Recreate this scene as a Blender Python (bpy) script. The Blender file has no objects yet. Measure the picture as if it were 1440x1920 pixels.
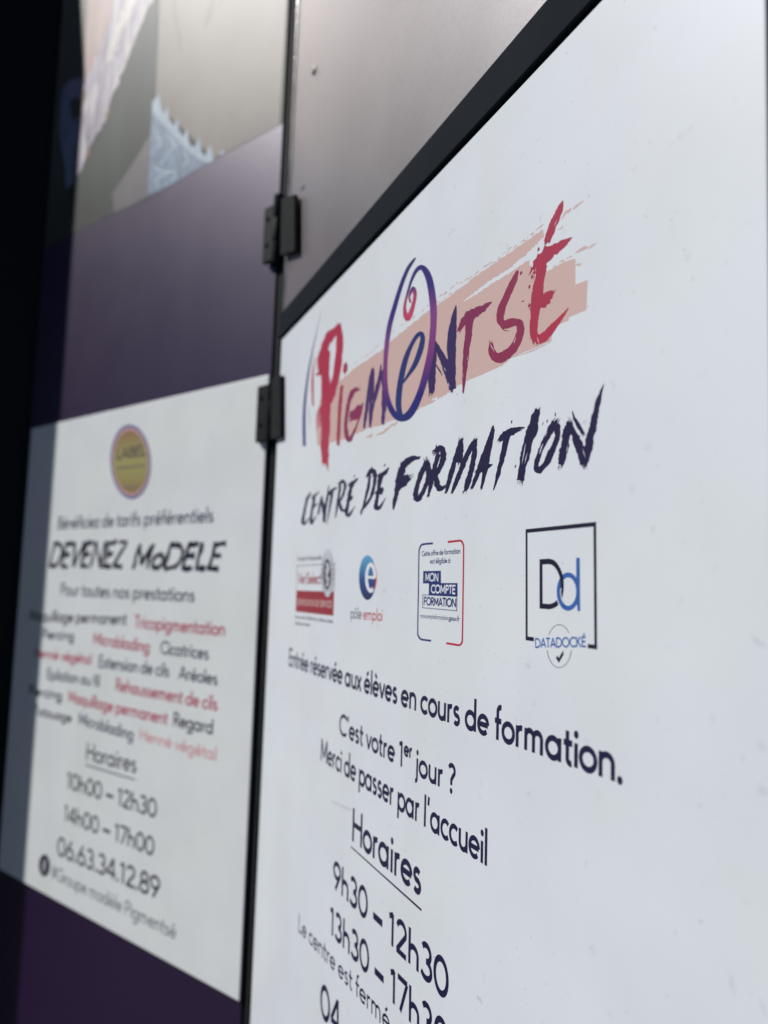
import bpy, bmesh, math, random
from mathutils import Vector, Matrix
from mathutils.geometry import tessellate_polygon

scene = bpy.context.scene
col = scene.collection
random.seed(11)

# ------------------------------------------------------------------ camera
F_PX, PITCH, ROLL = 1556.37, 0.0976878, 0.0332791          # focal length in photo pixels (1440 x 1920), radians
AZ_R, AZ_L = -0.375036, -0.843287                          # headings of the right and the left door
CAM = Vector((0.0, 0.0, 1.45))
HINGE_DEPTH = 1.15                                         # metres from the lens to the hinge line

cp, sp, cr, sr = math.cos(PITCH), math.sin(PITCH), math.cos(ROLL), math.sin(ROLL)
fwd, up0, rt0 = Vector((0, cp, sp)), Vector((0, -sp, cp)), Vector((1, 0, 0))
right = rt0 * cr + up0 * sr
up = -rt0 * sr + up0 * cr
cam_data = bpy.data.cameras.new('camera')
cam = bpy.data.objects.new('camera', cam_data)
col.objects.link(cam)
cam.matrix_world = Matrix(((right.x, up.x, -fwd.x, CAM.x), (right.y, up.y, -fwd.y, CAM.y),
                           (right.z, up.z, -fwd.z, CAM.z), (0, 0, 0, 1)))
cam_data.sensor_fit = 'VERTICAL'
cam_data.sensor_height = 32.0
cam_data.lens = 32.0 * F_PX / 1920.0
cam_data.clip_start, cam_data.clip_end = 0.02, 200.0
cam_data.dof.use_dof = True
cam_data.dof.focus_distance = 0.56
cam_data.dof.aperture_fstop = cam_data.lens / 6.3
scene.camera = cam

# ------------------------------------------------------------------ light
SUN_AZ, SUN_EL = math.radians(-86), math.radians(42)
sun_dir = Vector((math.sin(SUN_AZ) * math.cos(SUN_EL), math.cos(SUN_AZ) * math.cos(SUN_EL), math.sin(SUN_EL)))
world = bpy.data.worlds.new('World')
scene.world = world
world.use_nodes = True
wn = world.node_tree
wn.nodes.clear()
sky = wn.nodes.new('ShaderNodeTexSky')
sky.sky_type = 'NISHITA'
sky.sun_disc = False
sky.air_density, sky.dust_density, sky.ozone_density = 0.3, 0.0, 1.5
sky.sun_elevation = SUN_EL
sky.sun_rotation = SUN_AZ % (2 * math.pi)
bg = wn.nodes.new('ShaderNodeBackground')
bg.inputs['Strength'].default_value = 0.05
wo = wn.nodes.new('ShaderNodeOutputWorld')
wn.links.new(sky.outputs[0], bg.inputs[0])
wn.links.new(bg.outputs[0], wo.inputs[0])
sl = bpy.data.lights.new('sun', 'SUN')
sl.energy = 5.0
sl.angle = math.radians(0.53)
sl.color = (1.0, 0.975, 0.94)
so = bpy.data.objects.new('sun', sl)
col.objects.link(so)
so.location = (-3, -1, 5)
so.rotation_euler = sun_dir.to_track_quat('Z', 'Y').to_euler()
vs = scene.view_settings
vs.view_transform = 'Standard'
vs.look = 'None'
vs.exposure = -0.30
vs.gamma = 1.0
vs.use_curve_mapping = False

# ------------------------------------------------------------------ measuring: photo pixel -> point on a door's face
def ray(px, py):
    return (fwd + right * ((px - 720) / F_PX) - up * ((py - 960) / F_PX)).normalized()

r0 = ray(515, 700)
H0 = CAM + r0 * (HINGE_DEPTH / r0.dot(fwd))
H0 = Vector((H0.x, H0.y, 0.0))                              # foot of the hinge line on the pavement

class Plane:
    """A door's frame: x to the right along the door, y into it, z up from the pavement."""
    def __init__(s, az, H):
        s.H = H
        s.X = Vector((-math.sin(az), -math.cos(az), 0))
        s.Y = Vector((0, 0, 1)).cross(s.X)
        s.M = Matrix(((s.X.x, s.Y.x, 0, H.x), (s.X.y, s.Y.y, 0, H.y), (0, 0, 1, 0), (0, 0, 0, 1)))
    def at(s, px, py, y=0.0):
        d = ray(px, py)
        t = (s.H + s.Y * y - CAM).dot(s.Y) / d.dot(s.Y)
        p = CAM + d * t - s.H
        return Vector((p.dot(s.X), p.z))
PR, PL = Plane(AZ_R, H0), Plane(AZ_L, H0)

def zoomed(ox, oy, s):
    return lambda x, y: (ox + x / s, oy + y / s)

# ------------------------------------------------------------------ materials
def srgb(r, g, b):
    f = lambda c: (c / 255 / 12.92) if c / 255 <= 0.04045 else ((c / 255 + 0.055) / 1.055) ** 2.4
    return (f(r), f(g), f(b), 1)

def mat(name, color, rough=0.5, metal=0.0, spec=0.5, bump=0.0, bump_scale=400, var=0.0, var_scale=6.0, coat=0.0, rvar=0.0, tint=(1, 1, 1, 1)):
    m = bpy.data.materials.new(name)
    m.use_nodes = True
    nt = m.node_tree
    b = nt.nodes['Principled BSDF']
    b.inputs['Base Color'].default_value = color
    b.inputs['Roughness'].default_value = rough
    b.inputs['Metallic'].default_value = metal
    b.inputs['Specular IOR Level'].default_value = spec
    b.inputs['Specular Tint'].default_value = tint
    b.inputs['Coat Weight'].default_value = coat
    b.inputs['Coat Roughness'].default_value = rough
    tc = nt.nodes.new('ShaderNodeTexCoord')
    if var:
        n = nt.nodes.new('ShaderNodeTexNoise')
        n.inputs['Scale'].default_value = var_scale
        n.inputs['Detail'].default_value = 6
        n.inputs['Roughness'].default_value = 0.6
        nt.links.new(tc.outputs['Object'], n.inputs['Vector'])
        mr = nt.nodes.new('ShaderNodeMapRange')
        mr.inputs[1].default_value, mr.inputs[2].default_value = 0.3, 0.7
        mr.inputs[3].default_value, mr.inputs[4].default_value = 1 - var, 1 + var
        nt.links.new(n.outputs[0], mr.inputs[0])
        mx = nt.nodes.new('ShaderNodeVectorMath')
        mx.operation = 'SCALE'
        mx.inputs[0].default_value = color[:3]
        nt.links.new(mr.outputs[0], mx.inputs['Scale'])
        nt.links.new(mx.outputs[0], b.inputs['Base Color'])
    if rvar:
        n = nt.nodes.new('ShaderNodeTexNoise')
        n.inputs['Scale'].default_value = 9
        n.inputs['Detail'].default_value = 8
        nt.links.new(tc.outputs['Object'], n.inputs['Vector'])
        mr = nt.nodes.new('ShaderNodeMapRange')
        mr.inputs[1].default_value, mr.inputs[2].default_value = 0.3, 0.7
        mr.inputs[3].default_value, mr.inputs[4].default_value = rough - rvar, rough + rvar
        nt.links.new(n.outputs[0], mr.inputs[0])
        nt.links.new(mr.outputs[0], b.inputs['Roughness'])
    if bump:
        n = nt.nodes.new('ShaderNodeTexNoise')
        n.inputs['Scale'].default_value = bump_scale
        n.inputs['Detail'].default_value = 3
        nt.links.new(tc.outputs['Object'], n.inputs['Vector'])
        bp = nt.nodes.new('ShaderNodeBump')
        bp.inputs['Strength'].default_value = bump
        bp.inputs['Distance'].default_value = 0.0005
        nt.links.new(n.outputs[0], bp.inputs['Height'])
        nt.links.new(bp.outputs[0], b.inputs['Normal'])
    return m

def board_mat(name, base):
    """White printed board: faint large blotches, a few dust specks and finger marks."""
    m = mat(name, base, rough=0.42, bump=0.05, bump_scale=900)
    nt = m.node_tree
    b = nt.nodes['Principled BSDF']
    tc = nt.nodes.new('ShaderNodeTexCoord')
    def noise(scale, lo, hi, a, c, detail=5):
        n = nt.nodes.new('ShaderNodeTexNoise')
        n.inputs['Scale'].default_value = scale
        n.inputs['Detail'].default_value = detail
        nt.links.new(tc.outputs['Object'], n.inputs['Vector'])
        r = nt.nodes.new('ShaderNodeMapRange')
        r.inputs[1].default_value, r.inputs[2].default_value = lo, hi
        r.inputs[3].default_value, r.inputs[4].default_value = a, c
        nt.links.new(n.outputs[0], r.inputs[0])
        return r.outputs[0]
    def mul(a, c):
        k = nt.nodes.new('ShaderNodeMath')
        k.operation = 'MULTIPLY'
        nt.links.new(a, k.inputs[0])
        nt.links.new(c, k.inputs[1])
        return k.outputs[0]
    f = mul(noise(9, 0.38, 0.66, 1.0, 0.945), noise(330, 0.725, 0.78, 1.0, 0.66, 2))
    f = mul(f, noise(95, 0.68, 0.77, 1.0, 0.88, 3))
    tint = nt.nodes.new('ShaderNodeMix')
    tint.data_type = 'RGBA'
    tint.inputs[6].default_value = base
    tint.inputs[7].default_value = (base[0] * 0.99, base[1] * 1.0, base[2] * 0.97, 1)
    nt.links.new(noise(7, 0.4, 0.6, 0, 1), tint.inputs[0])
    sc = nt.nodes.new('ShaderNodeVectorMath')
    sc.operation = 'SCALE'
    nt.links.new(tint.outputs[2], sc.inputs[0])
    nt.links.new(f, sc.inputs['Scale'])
    nt.links.new(sc.outputs[0], b.inputs['Base Color'])
    return m

def ramp_mat(name, stops, axis=2, rough=0.45):
    """Printed colour gradient along the height of the part."""
    m = bpy.data.materials.new(name)
    m.use_nodes = True
    nt = m.node_tree
    b = nt.nodes['Principled BSDF']
    b.inputs['Roughness'].default_value = rough
    tc = nt.nodes.new('ShaderNodeTexCoord')
    sx = nt.nodes.new('ShaderNodeSeparateXYZ')
    nt.links.new(tc.outputs['Generated'], sx.inputs[0])
    rp = nt.nodes.new('ShaderNodeValToRGB')
    e = rp.color_ramp.elements
    while len(e) < len(stops):
        e.new(0.5)
    for k, (p, c) in enumerate(stops):
        e[k].position = p
        e[k].color = c
    nt.links.new(sx.outputs[axis], rp.inputs[0])
    nt.links.new(rp.outputs[0], b.inputs['Base Color'])
    return m

def ink(name, *rgb):
    return mat(name, srgb(*rgb), rough=0.45, spec=0.35)

M = dict(
    purple=mat('purple_paint', (0.017, 0.0035, 0.036, 1), rough=0.38, spec=1.0, coat=0.04, tint=(0.90, 0.84, 1.0, 1), bump=0.08, bump_scale=1100, rvar=0.012),
    purple_glare=mat('purple_paint_glare', (0.98, 0.925, 0.94, 1), rough=0.315, metal=1.0, bump=0.20, bump_scale=900, rvar=0.006, var=0.045, var_scale=260),  # purple paint turned pale metal: the sun glare is put into its colour
    steel=mat('dark_painted_steel', (0.008, 0.0125, 0.019, 1), rough=0.8, spec=0.07, bump=0.08, bump_scale=300, rvar=0.05),
    olive=mat('worn_painted_steel', (0.013, 0.0155, 0.0145, 1), rough=0.75, spec=0.12, bump=0.3, bump_scale=120, var=0.35, var_scale=40),
    black=mat('black_paint', (0.006, 0.008, 0.012, 1), rough=0.7, spec=0.2, bump=0.1),
    bare=mat('bare_metal_edge', (0.62, 0.61, 0.58, 1), rough=0.30, metal=1.0, bump=1.0, bump_scale=110, var=0.45, var_scale=18),  # tone varied in patches so the glint along the edge breaks up
    hinge=mat('hinge_paint', (0.0075, 0.0095, 0.0105, 1), rough=0.65, spec=0.14, bump=0.25, bump_scale=220, var=0.25, var_scale=60),
    white=board_mat('white_sign_board', (0.725, 0.765, 0.83, 1)),
    white2=board_mat('white_sign_board_far', (0.865, 0.90, 0.925, 1)),
    paving=mat('paving_concrete', (0.045, 0.045, 0.047, 1), rough=0.85, bump=0.5, bump_scale=60, var=0.2, var_scale=5),
)
I = dict(
    navy=ink('navy_ink', 33, 28, 66), dark=ink('dark_navy_ink', 28, 25, 52), smudge=mat('faint_smudge', (0.60, 0.635, 0.68, 1), rough=0.5), mcf=ink('blue_ink', 38, 52, 112),
    red=ink('red_ink', 178, 46, 62), maroon=ink('maroon_ink', 150, 44, 58), grey=ink('grey_ink', 110, 112, 122),
    darkgrey=ink('dark_grey_ink', 66, 66, 78), pale=ink('pale_grey_ink', 190, 192, 200), blue=ink('mid_blue_ink', 56, 98, 170),
    pink=ink('dusty_pink_ink', 203, 174, 169), crimson=ink('crimson_ink', 174, 50, 78), paper=mat('blank_board', (0.725, 0.765, 0.83, 1), rough=0.42),
    l1=ink('raspberry_ink', 158, 50, 78), l2=ink('plum_ink', 134, 46, 88), l3=ink('violet_ink', 72, 46, 104), l4=ink('deep_violet_ink', 56, 40, 92),
    l5=ink('berry_ink', 128, 46, 86), l6=ink('wine_ink', 140, 48, 82), l7=ink('carmine_ink', 168, 50, 78), swash=ink('blue_swash_ink', 52, 58, 128),
    salmon=ink('pale_red_ink', 226, 176, 178), rose=ink('rose_ink', 192, 78, 104), slate=ink('slate_ink', 78, 78, 100),
    lilac=ink('lilac_ink', 122, 120, 160), blush=ink('blush_ink', 220, 172, 180), orange=ink('orange_red_ink', 206, 70, 60),
)
I['egg'] = ramp_mat('egg_gradient_ink', [(0.0, srgb(30, 42, 112)), (0.12, srgb(34, 30, 116)), (0.36, srgb(122, 54, 122)), (0.56, srgb(124, 62, 132)), (0.74, srgb(48, 30, 118)), (1.0, srgb(34, 32, 108))])
I['spiral'] = ramp_mat('spiral_gradient_ink', [(0.0, srgb(196, 66, 102)), (0.5, srgb(170, 58, 100)), (0.78, srgb(80, 46, 116)), (1.0, srgb(44, 38, 110))])
I['ball'] = ramp_mat('ball_gradient_ink', [(0.0, srgb(34, 40, 84)), (0.45, srgb(38, 76, 138)), (1.0, srgb(92, 164, 206))])
I['gold'] = ramp_mat('gold_ink', [(0.0, srgb(158, 128, 88)), (0.3, srgb(166, 158, 98)), (0.6, srgb(172, 164, 106)), (1.0, srgb(152, 120, 82))])

# ------------------------------------------------------------------ mesh helpers
class MB:
    """Collects flat print shapes and boxes in a door's own frame."""
    def __init__(s, plane):
        s.pl, s.v, s.f, s.mi, s.mats, s.k = plane, [], [], [], [], 0
    def slot(s, m):
        if m not in s.mats:
            s.mats.append(m)
        return s.mats.index(m)
    def face(s, pts, m):
        b = len(s.v)
        s.v += pts
        s.f.append(tuple(range(b, b + len(pts))))
        s.mi.append(s.slot(m))
    def strip(s, A, B, m, y, ramp=5e-6, close=False):
        """Ribbon between two rows of (x, z) points, sinking forward a hair so that it never lies on itself."""
        n = len(A)
        b = len(s.v)
        s.k += 1
        y = y - (s.k % 40) * 0.4e-6
        for i in range(n):
            yy = y - ramp * i / max(1, n - 1)
            s.v.append((A[i][0], yy, A[i][1]))
            s.v.append((B[i][0], yy, B[i][1]))
        for i in range(n - 1):
            s.f.append((b + 2 * i, b + 2 * i + 1, b + 2 * i + 3, b + 2 * i + 2))
            s.mi.append(s.slot(m))
    def poly(s, pts, m, y):
        s.k += 1
        y = y - (s.k % 40) * 0.4e-6
        b = len(s.v)
        s.v += [(p[0], y, p[1]) for p in pts]
        for t in tessellate_polygon([[Vector((p[0], p[1], 0)) for p in pts]]):
            s.f.append(tuple(b + i for i in t))
            s.mi.append(s.slot(m))
    def box(s, x0, x1, y0, y1, z0, z1, m, bevel=0.0, shift=None):
        bm = bmesh.new()
        bmesh.ops.create_cube(bm, size=1)
        for v in bm.verts:
            v.co = Vector(((x0 + x1) / 2 + v.co.x * (x1 - x0), (y0 + y1) / 2 + v.co.y * (y1 - y0), (z0 + z1) / 2 + v.co.z * (z1 - z0)))
        if bevel:
            bmesh.ops.bevel(bm, geom=bm.edges[:], offset=bevel, segments=2, affect='EDGES', profile=0.5)
        s.take(bm, m, shift)
    def prism(s, pts, z0, z1, m, bevel=0.0):
        """Upright prism over a footprint of (x, y) points."""
        bm = bmesh.new()
        lo = [bm.verts.new((p[0], p[1], z0)) for p in pts]
        hi = [bm.verts.new((p[0], p[1], z1)) for p in pts]
        n = len(pts)
        bm.faces.new(lo[::-1])
        bm.faces.new(hi)
        for i in range(n):
            bm.faces.new((lo[i], lo[(i + 1) % n], hi[(i + 1) % n], hi[i]))
        bmesh.ops.recalc_face_normals(bm, faces=bm.faces[:])
        if bevel:
            bmesh.ops.bevel(bm, geom=bm.edges[:], offset=bevel, segments=2, affect='EDGES', profile=0.5)
        s.take(bm, m)
    def cyl(s, c, r, z0, z1, m, n=20, axis='Z'):
        bm = bmesh.new()
        bmesh.ops.create_cone(bm, cap_ends=True, segments=n, radius1=r, radius2=r, depth=z1 - z0)
        bmesh.ops.bevel(bm, geom=[e for e in bm.edges if len(e.link_faces) == 2 and any(len(f.verts) > 4 for f in e.link_faces)], offset=r * 0.15, segments=2, affect='EDGES', profile=0.5)
        if axis == 'Y':
            bmesh.ops.rotate(bm, verts=bm.verts[:], matrix=Matrix.Rotation(math.pi / 2, 3, 'X'))
            off = Vector((c[0], (z0 + z1) / 2, c[1]))
        else:
            off = Vector((c[0], c[1], (z0 + z1) / 2))
        bmesh.ops.translate(bm, verts=bm.verts[:], vec=off)
        s.take(bm, m)
    def take(s, bm, m, shift=None):
        b = len(s.v)
        bm.verts.index_update()
        for v in bm.verts:
            s.v.append(tuple(shift(v.co) if shift else v.co))
        k = s.slot(m)
        for f in bm.faces:
            s.f.append(tuple(b + v.index for v in f.verts))
            s.mi.append(k)
        bm.free()
    def build(s, name, parent, smooth=False):
        """Link as one mesh; its origin sits at its own middle, in the frame of the thing it belongs to."""
        lo = [min(v[i] for v in s.v) for i in range(3)]
        hi = [max(v[i] for v in s.v) for i in range(3)]
        c = Vector([(a + b) / 2 for a, b in zip(lo, hi)])
        me = bpy.data.meshes.new(name)
        me.from_pydata([tuple(Vector(v) - c) for v in s.v], [], s.f)
        for m in s.mats:
            me.materials.append(m)
        for p, k in zip(me.polygons, s.mi):
            p.material_index = k
            p.use_smooth = smooth
        me.update()
        o = bpy.data.objects.new(name, me)
        col.objects.link(o)
        o.parent = parent
        base = Vector(parent['base_point']) if parent else Vector((0, 0, 0))
        o.location = c - base
        o['base_point'] = tuple(c)
        return o

def thing(name, label, cat, plane, base, group=None):
    o = bpy.data.objects.new(name, None)
    o.empty_display_size = 0.05
    col.objects.link(o)
    o.matrix_world = plane.M @ Matrix.Translation(Vector(base))
    o['base_point'] = tuple(base)
    o['label'], o['category'], o['kind'] = label, cat, 'thing'
    if group:
        o['group'] = group
    return o

# ------------------------------------------------------------------ brush strokes and lettering
def spline(pts, per=7):
    """Catmull-Rom through points of any dimension."""
    if len(pts) == 2:
        return [tuple(a + (b - a) * i / per for a, b in zip(*pts)) for i in range(per + 1)]
    out = []
    P = [pts[0]] + list(pts) + [pts[-1]]
    for i in range(1, len(P) - 2):
        a, b, c, d = P[i - 1], P[i], P[i + 1], P[i + 2]
        for k in range(per):
            t = k / per
            out.append(tuple(0.5 * (2 * q + (r - p) * t + (2 * p - 5 * q + 4 * r - s_) * t * t + (3 * q - p - 3 * r + s_) * t ** 3)
                             for p, q, r, s_ in zip(a, b, c, d)))
    out.append(tuple(pts[-1]))
    return out

def brush(mb, z, pts, m, y, rough=0.10, per=7, ends=True, slits=0, gain=1.0):
    """Brush stroke traced as (x, y, width): its edges wander and its tips fray."""
    S = spline([(float(a), float(b), float(w)) for a, b, w in pts], per)
    A, B, n = [], [], len(S)
    ja = jb = 0.0
    px = []
    for i, (x, yy, w) in enumerate(S):
        q = S[min(n - 1, i + 1)]
        p = S[max(0, i - 1)]
        dx, dy = q[0] - p[0], q[1] - p[1]
        L = math.hypot(dx, dy) or 1
        nx, ny = -dy / L, dx / L
        ja = ja * 0.45 + random.uniform(-1, 1) * rough
        jb = jb * 0.45 + random.uniform(-1, 1) * rough
        w = max(w * gain, 1.2)
        A.append(mb.pl.at(*z(x + nx * w * (0.5 + ja), yy + ny * w * (0.5 + ja)), y))
        B.append(mb.pl.at(*z(x - nx * w * (0.5 + jb), yy - ny * w * (0.5 + jb)), y))
        px.append((x, yy, w, nx, ny, dx / L, dy / L))
    mb.strip(A, B, m, y)
    def thin(x0, y0, x1, y1, w, mm, dy):
        L = math.hypot(x1 - x0, y1 - y0) or 1
        nx, ny = -(y1 - y0) / L * w / 2, (x1 - x0) / L * w / 2
        mx, my = (x0 + x1) / 2, (y0 + y1) / 2
        P = [z(x0, y0), z(mx + nx, my + ny), z(x1, y1), z(mx - nx, my - ny)]
        mb.poly([mb.pl.at(*p, y - dy) for p in P], mm, y - dy)
    if ends and rough > 0.03:
        for e, sg in ((0, -1), (n - 1, 1)):
            x, yy, w, nx, ny, tx, ty = px[e]
            if w < 7:
                continue
            for k in range(random.randint(5, 8)):
                o = random.uniform(-0.45, 0.45) * w
                l = random.uniform(0.15, 0.9) * w
                x0, y0 = x + nx * o - tx * sg * w * 0.35, yy + ny * o - ty * sg * w * 0.35
                thin(x0, y0, x0 + tx * sg * (l + w * 0.35), y0 + ty * sg * (l + w * 0.35), random.uniform(0.07, 0.20) * w, m, 2.2e-5)
            if random.random() < 0.7:
                o = random.uniform(-0.6, 0.6) * w
                x0, y0 = x + nx * o + tx * sg * w * random.uniform(0.5, 1.0), yy + ny * o + ty * sg * w * random.uniform(0.5, 1.0)
                thin(x0, y0, x0 + tx * w * 0.22, y0 + ty * w * 0.22, w * 0.12, m, 2.2e-5)
    for k in range(slits):
        i = random.randint(1, n - 3)
        x, yy, w, nx, ny, tx, ty = px[i]
        o = random.choice((-1, 1)) * random.uniform(0.2, 0.42) * w
        l = random.uniform(0.6, 1.6) * w
        thin(x + nx * o, yy + ny * o, x + nx * o + tx * l, yy + ny * o + ty * l, max(1.0, 0.07 * w), I['paper'], 2.8e-5)

def arc(cx, cy, rx, ry, a0, a1):
    n = max(4, int(abs(a1 - a0) / 12))
    return [(cx + rx * math.cos(math.radians(a0 + (a1 - a0) * i / n)), cy + ry * math.sin(math.radians(a0 + (a1 - a0) * i / n))) for i in range(n + 1)]

def ln(*c):
    return [(c[i], c[i + 1]) for i in range(0, len(c), 2)]

def dot(x, y, r=0.075):
    return ('dot', x, y, r)

BOWL = lambda cx: arc(cx, .31, .25, .258, 0, 360)
G = {  # centre-line letters of a geometric sans; cap height 1
    'a': (.68, [BOWL(.30), ln(.555, 0, .555, .62)]), 'b': (.68, [BOWL(.36), ln(.105, 0, .105, 1.04)]),
    'c': (.54, [arc(.31, .31, .25, .258, 45, 315)]), 'd': (.68, [BOWL(.30), ln(.555, 0, .555, 1.04)]),
    'e': (.62, [arc(.31, .31, .25, .258, 2, 318), ln(.07, .315, .56, .315)]),
    'f': (.36, [ln(.16, 0, .16, .82) + arc(.30, .84, .14, .145, 170, 75), ln(.02, .57, .34, .57)]),
    'g': (.68, [BOWL(.30), ln(.555, .62, .555, -.06) + arc(.305, -.06, .25, .19, -10, -150)]),
    'h': (.60, [ln(.105, 0, .105, 1.04), arc(.30, .37, .195, .20, 180, 0) + ln(.495, .3, .495, 0)]),
    'i': (.21, [ln(.105, 0, .105, .62), dot(.105, .84)]), 'j': (.21, [ln(.105, .62, .105, -.12) + arc(-.02, -.13, .125, .11, -10, -90), dot(.105, .84)]),
    'l': (.21, [ln(.105, 0, .105, 1.04)]), 'k': (.54, [ln(.105, 0, .105, 1.04), ln(.13, .28, .45, .62), ln(.2, .36, .48, 0)]),
    'm': (.92, [ln(.105, 0, .105, .62), arc(.27, .40, .165, .175, 180, 0) + ln(.435, .3, .435, 0), arc(.60, .40, .165, .175, 180, 0) + ln(.765, .3, .765, 0)]),
    'n': (.60, [ln(.105, 0, .105, .62), arc(.30, .37, .195, .20, 180, 0) + ln(.495, .3, .495, 0)]),
    'o': (.62, [BOWL(.31)]), 'p': (.68, [BOWL(.36), ln(.105, -.29, .105, .62)]), 'q': (.68, [BOWL(.30), ln(.555, -.29, .555, .62)]),
    'r': (.38, [ln(.105, 0, .105, .62), arc(.28, .39, .175, .18, 180, 75)]),
    's': (.46, [arc(.225, .445, .13, .125, 35, 270) + arc(.225, .185, .145, .135, 88, -145)]),
    't': (.37, [ln(.16, .88, .16, .17) + arc(.28, .17, .12, .12, 185, 290), ln(.02, .57, .34, .57)]),
    'u': (.60, [ln(.10, .62, .10, .25) + arc(.295, .25, .195, .2, 180, 360), ln(.49, .62, .49, 0)]),
    'v': (.52, [ln(.04, .62, .26, .03), ln(.48, .62, .26, .03)]), 'x': (.50, [ln(.04, .62, .46, 0), ln(.46, .62, .04, 0)]),
    'y': (.52, [ln(.04, .62, .27, .04), ln(.48, .62, .19, -.29)]), 'z': (.50, [ln(.05, .57, .44, .57), ln(.43, .56, .06, .06), ln(.05, .05, .45, .05)]),
    'A': (.74, [ln(.04, 0, .37, .98), ln(.70, 0, .37, .98), ln(.15, .30, .59, .30)]),
    'B': (.62, [ln(.10, 0, .10, 1), ln(.10, .95, .28, .95) + arc(.28, .745, .22, .205, 90, -90) + ln(.10, .54), ln(.10, .54, .30, .54) + arc(.30, .295, .25, .245, 90, -90) + ln(.10, .05)]),
    'C': (.80, [arc(.50, .5, .43, .45, 45, 315)]),
    'D': (.80, [ln(.10, 0, .10, 1), ln(.10, .95, .32, .95) + arc(.32, .5, .42, .45, 85, -85) + ln(.10, .05)]),
    'E': (.58, [ln(.10, 0, .10, 1), ln(.10, .95, .53, .95), ln(.10, .52, .48, .52), ln(.10, .05, .53, .05)]),
    'F': (.54, [ln(.10, 0, .10, 1), ln(.10, .95, .52, .95), ln(.10, .50, .46, .50)]),
    'G': (.86, [arc(.50, .5, .43, .45, 45, 350), ln(.55, .46, .93, .46)]),
    'H': (.76, [ln(.10, 0, .10, 1), ln(.66, 0, .66, 1), ln(.10, .52, .66, .52)]), 'I': (.22, [ln(.11, 0, .11, 1)]),
    'K': (.64, [ln(.10, 0, .10, 1), ln(.12, .42, .56, 1), ln(.24, .56, .60, 0)]),
    'L': (.52, [ln(.10, 0, .10, 1), ln(.10, .05, .50, .05)]),
    'M': (.92, [ln(.10, 0, .13, 1), ln(.13, .97, .46, .2), ln(.79, .97, .46, .2), ln(.82, 0, .79, 1)]),
    'N': (.80, [ln(.10, 0, .10, 1), ln(.12, .97, .68, .03), ln(.70, 0, .70, 1)]),
    'O': (.94, [arc(.47, .5, .41, .45, 0, 360)]),
    'P': (.58, [ln(.10, 0, .10, 1), ln(.10, .95, .28, .95) + arc(.28, .71, .24, .24, 90, -90) + ln(.10, .47)]),
    'R': (.62, [ln(.10, 0, .10, 1), ln(.10, .95, .28, .95) + arc(.28, .72, .23, .23, 90, -90) + ln(.10, .49), ln(.28, .49, .58, 0)]),
    'S': (.58, [arc(.29, .73, .19, .22, 40, 265) + arc(.29, .27, .21, .23, 85, -145)]),
    'T': (.58, [ln(.29, 0, .29, .95), ln(.02, .95, .56, .95)]), 'U': (.72, [ln(.10, 1, .10, .32) + arc(.36, .32, .26, .27, 180, 360) + ln(.62, 1)]),
    'V': (.70, [ln(.03, 1, .35, .03), ln(.67, 1, .35, .03)]), 'Z': (.62, [ln(.06, .95, .54, .95), ln(.54, .93, .07, .07), ln(.06, .05, .57, .05)]),
    '0': (.66, [arc(.33, .5, .26, .45, 0, 360)]), '1': (.40, [ln(.24, 0, .24, .98), ln(.26, .95, .05, .84)]),
    '2': (.60, [arc(.29, .70, .22, .25, 165, -20) + ln(.07, .05), ln(.05, .05, .55, .05)]),
    '3': (.58, [arc(.27, .73, .19, .22, 150, -90), arc(.27, .285, .23, .235, 90, -150)]),
    '4': (.64, [ln(.46, 0, .46, 1), ln(.45, .97, .06, .27), ln(.04, .26, .62, .26)]),
    '6': (.62, [arc(.31, .31, .24, .26, 0, 360), ln(.09, .42, .40, 1)]), '7': (.56, [ln(.03, .95, .52, .95), ln(.51, .95, .18, 0)]),
    '8': (.60, [arc(.30, .735, .19, .215, 0, 360), arc(.30, .275, .24, .235, 0, 360)]),
    '9': (.62, [arc(.31, .69, .24, .26, 0, 360), ln(.53, .58, .22, 0)]), '5': (.58, [ln(.5, .95, .15, .95, .12, .56), arc(.27, .33, .24, .28, 110, -150)]),
    '.': (.22, [dot(.11, .07)]), ',': (.22, [ln(.13, .08, .07, -.12)]), "'": (.26, [ln(.14, 1.02, .11, .74)]), '-': (.66, [ln(.06, .38, .60, .38)]),
    '?': (.46, [arc(.22, .77, .17, .18, 160, -55) + ln(.21, .45, .21, .27), dot(.21, .07)]), ' ': (.26, []),
    '#': (.66, [ln(.2, 0, .28, 1), ln(.42, 0, .50, 1), ln(.05, .66, .62, .66), ln(.03, .34, .60, .34)]),
}
for ch, base in (('é', 'e'), ('à', 'a'), ('è', 'e'), ('ô', 'o'), ('É', 'E')):
    w_, st = G[base]
    c_ = .31
    if ch == 'ô':
        acc = [ln(.19, .76, .31, .90, .43, .76)]
    elif ch in 'èà':
        acc = [ln(.38, .76, .22, .92)]
    elif ch == 'É':
        acc = [ln(.26, 1.1, .42, 1.3)]
    else:
        acc = [ln(.25, .76, .42, .92)]
    G[ch] = (w_, st + acc)

def width(t, sp=0.0):
    return sum(G[c][0] + sp for c in t)

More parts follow.
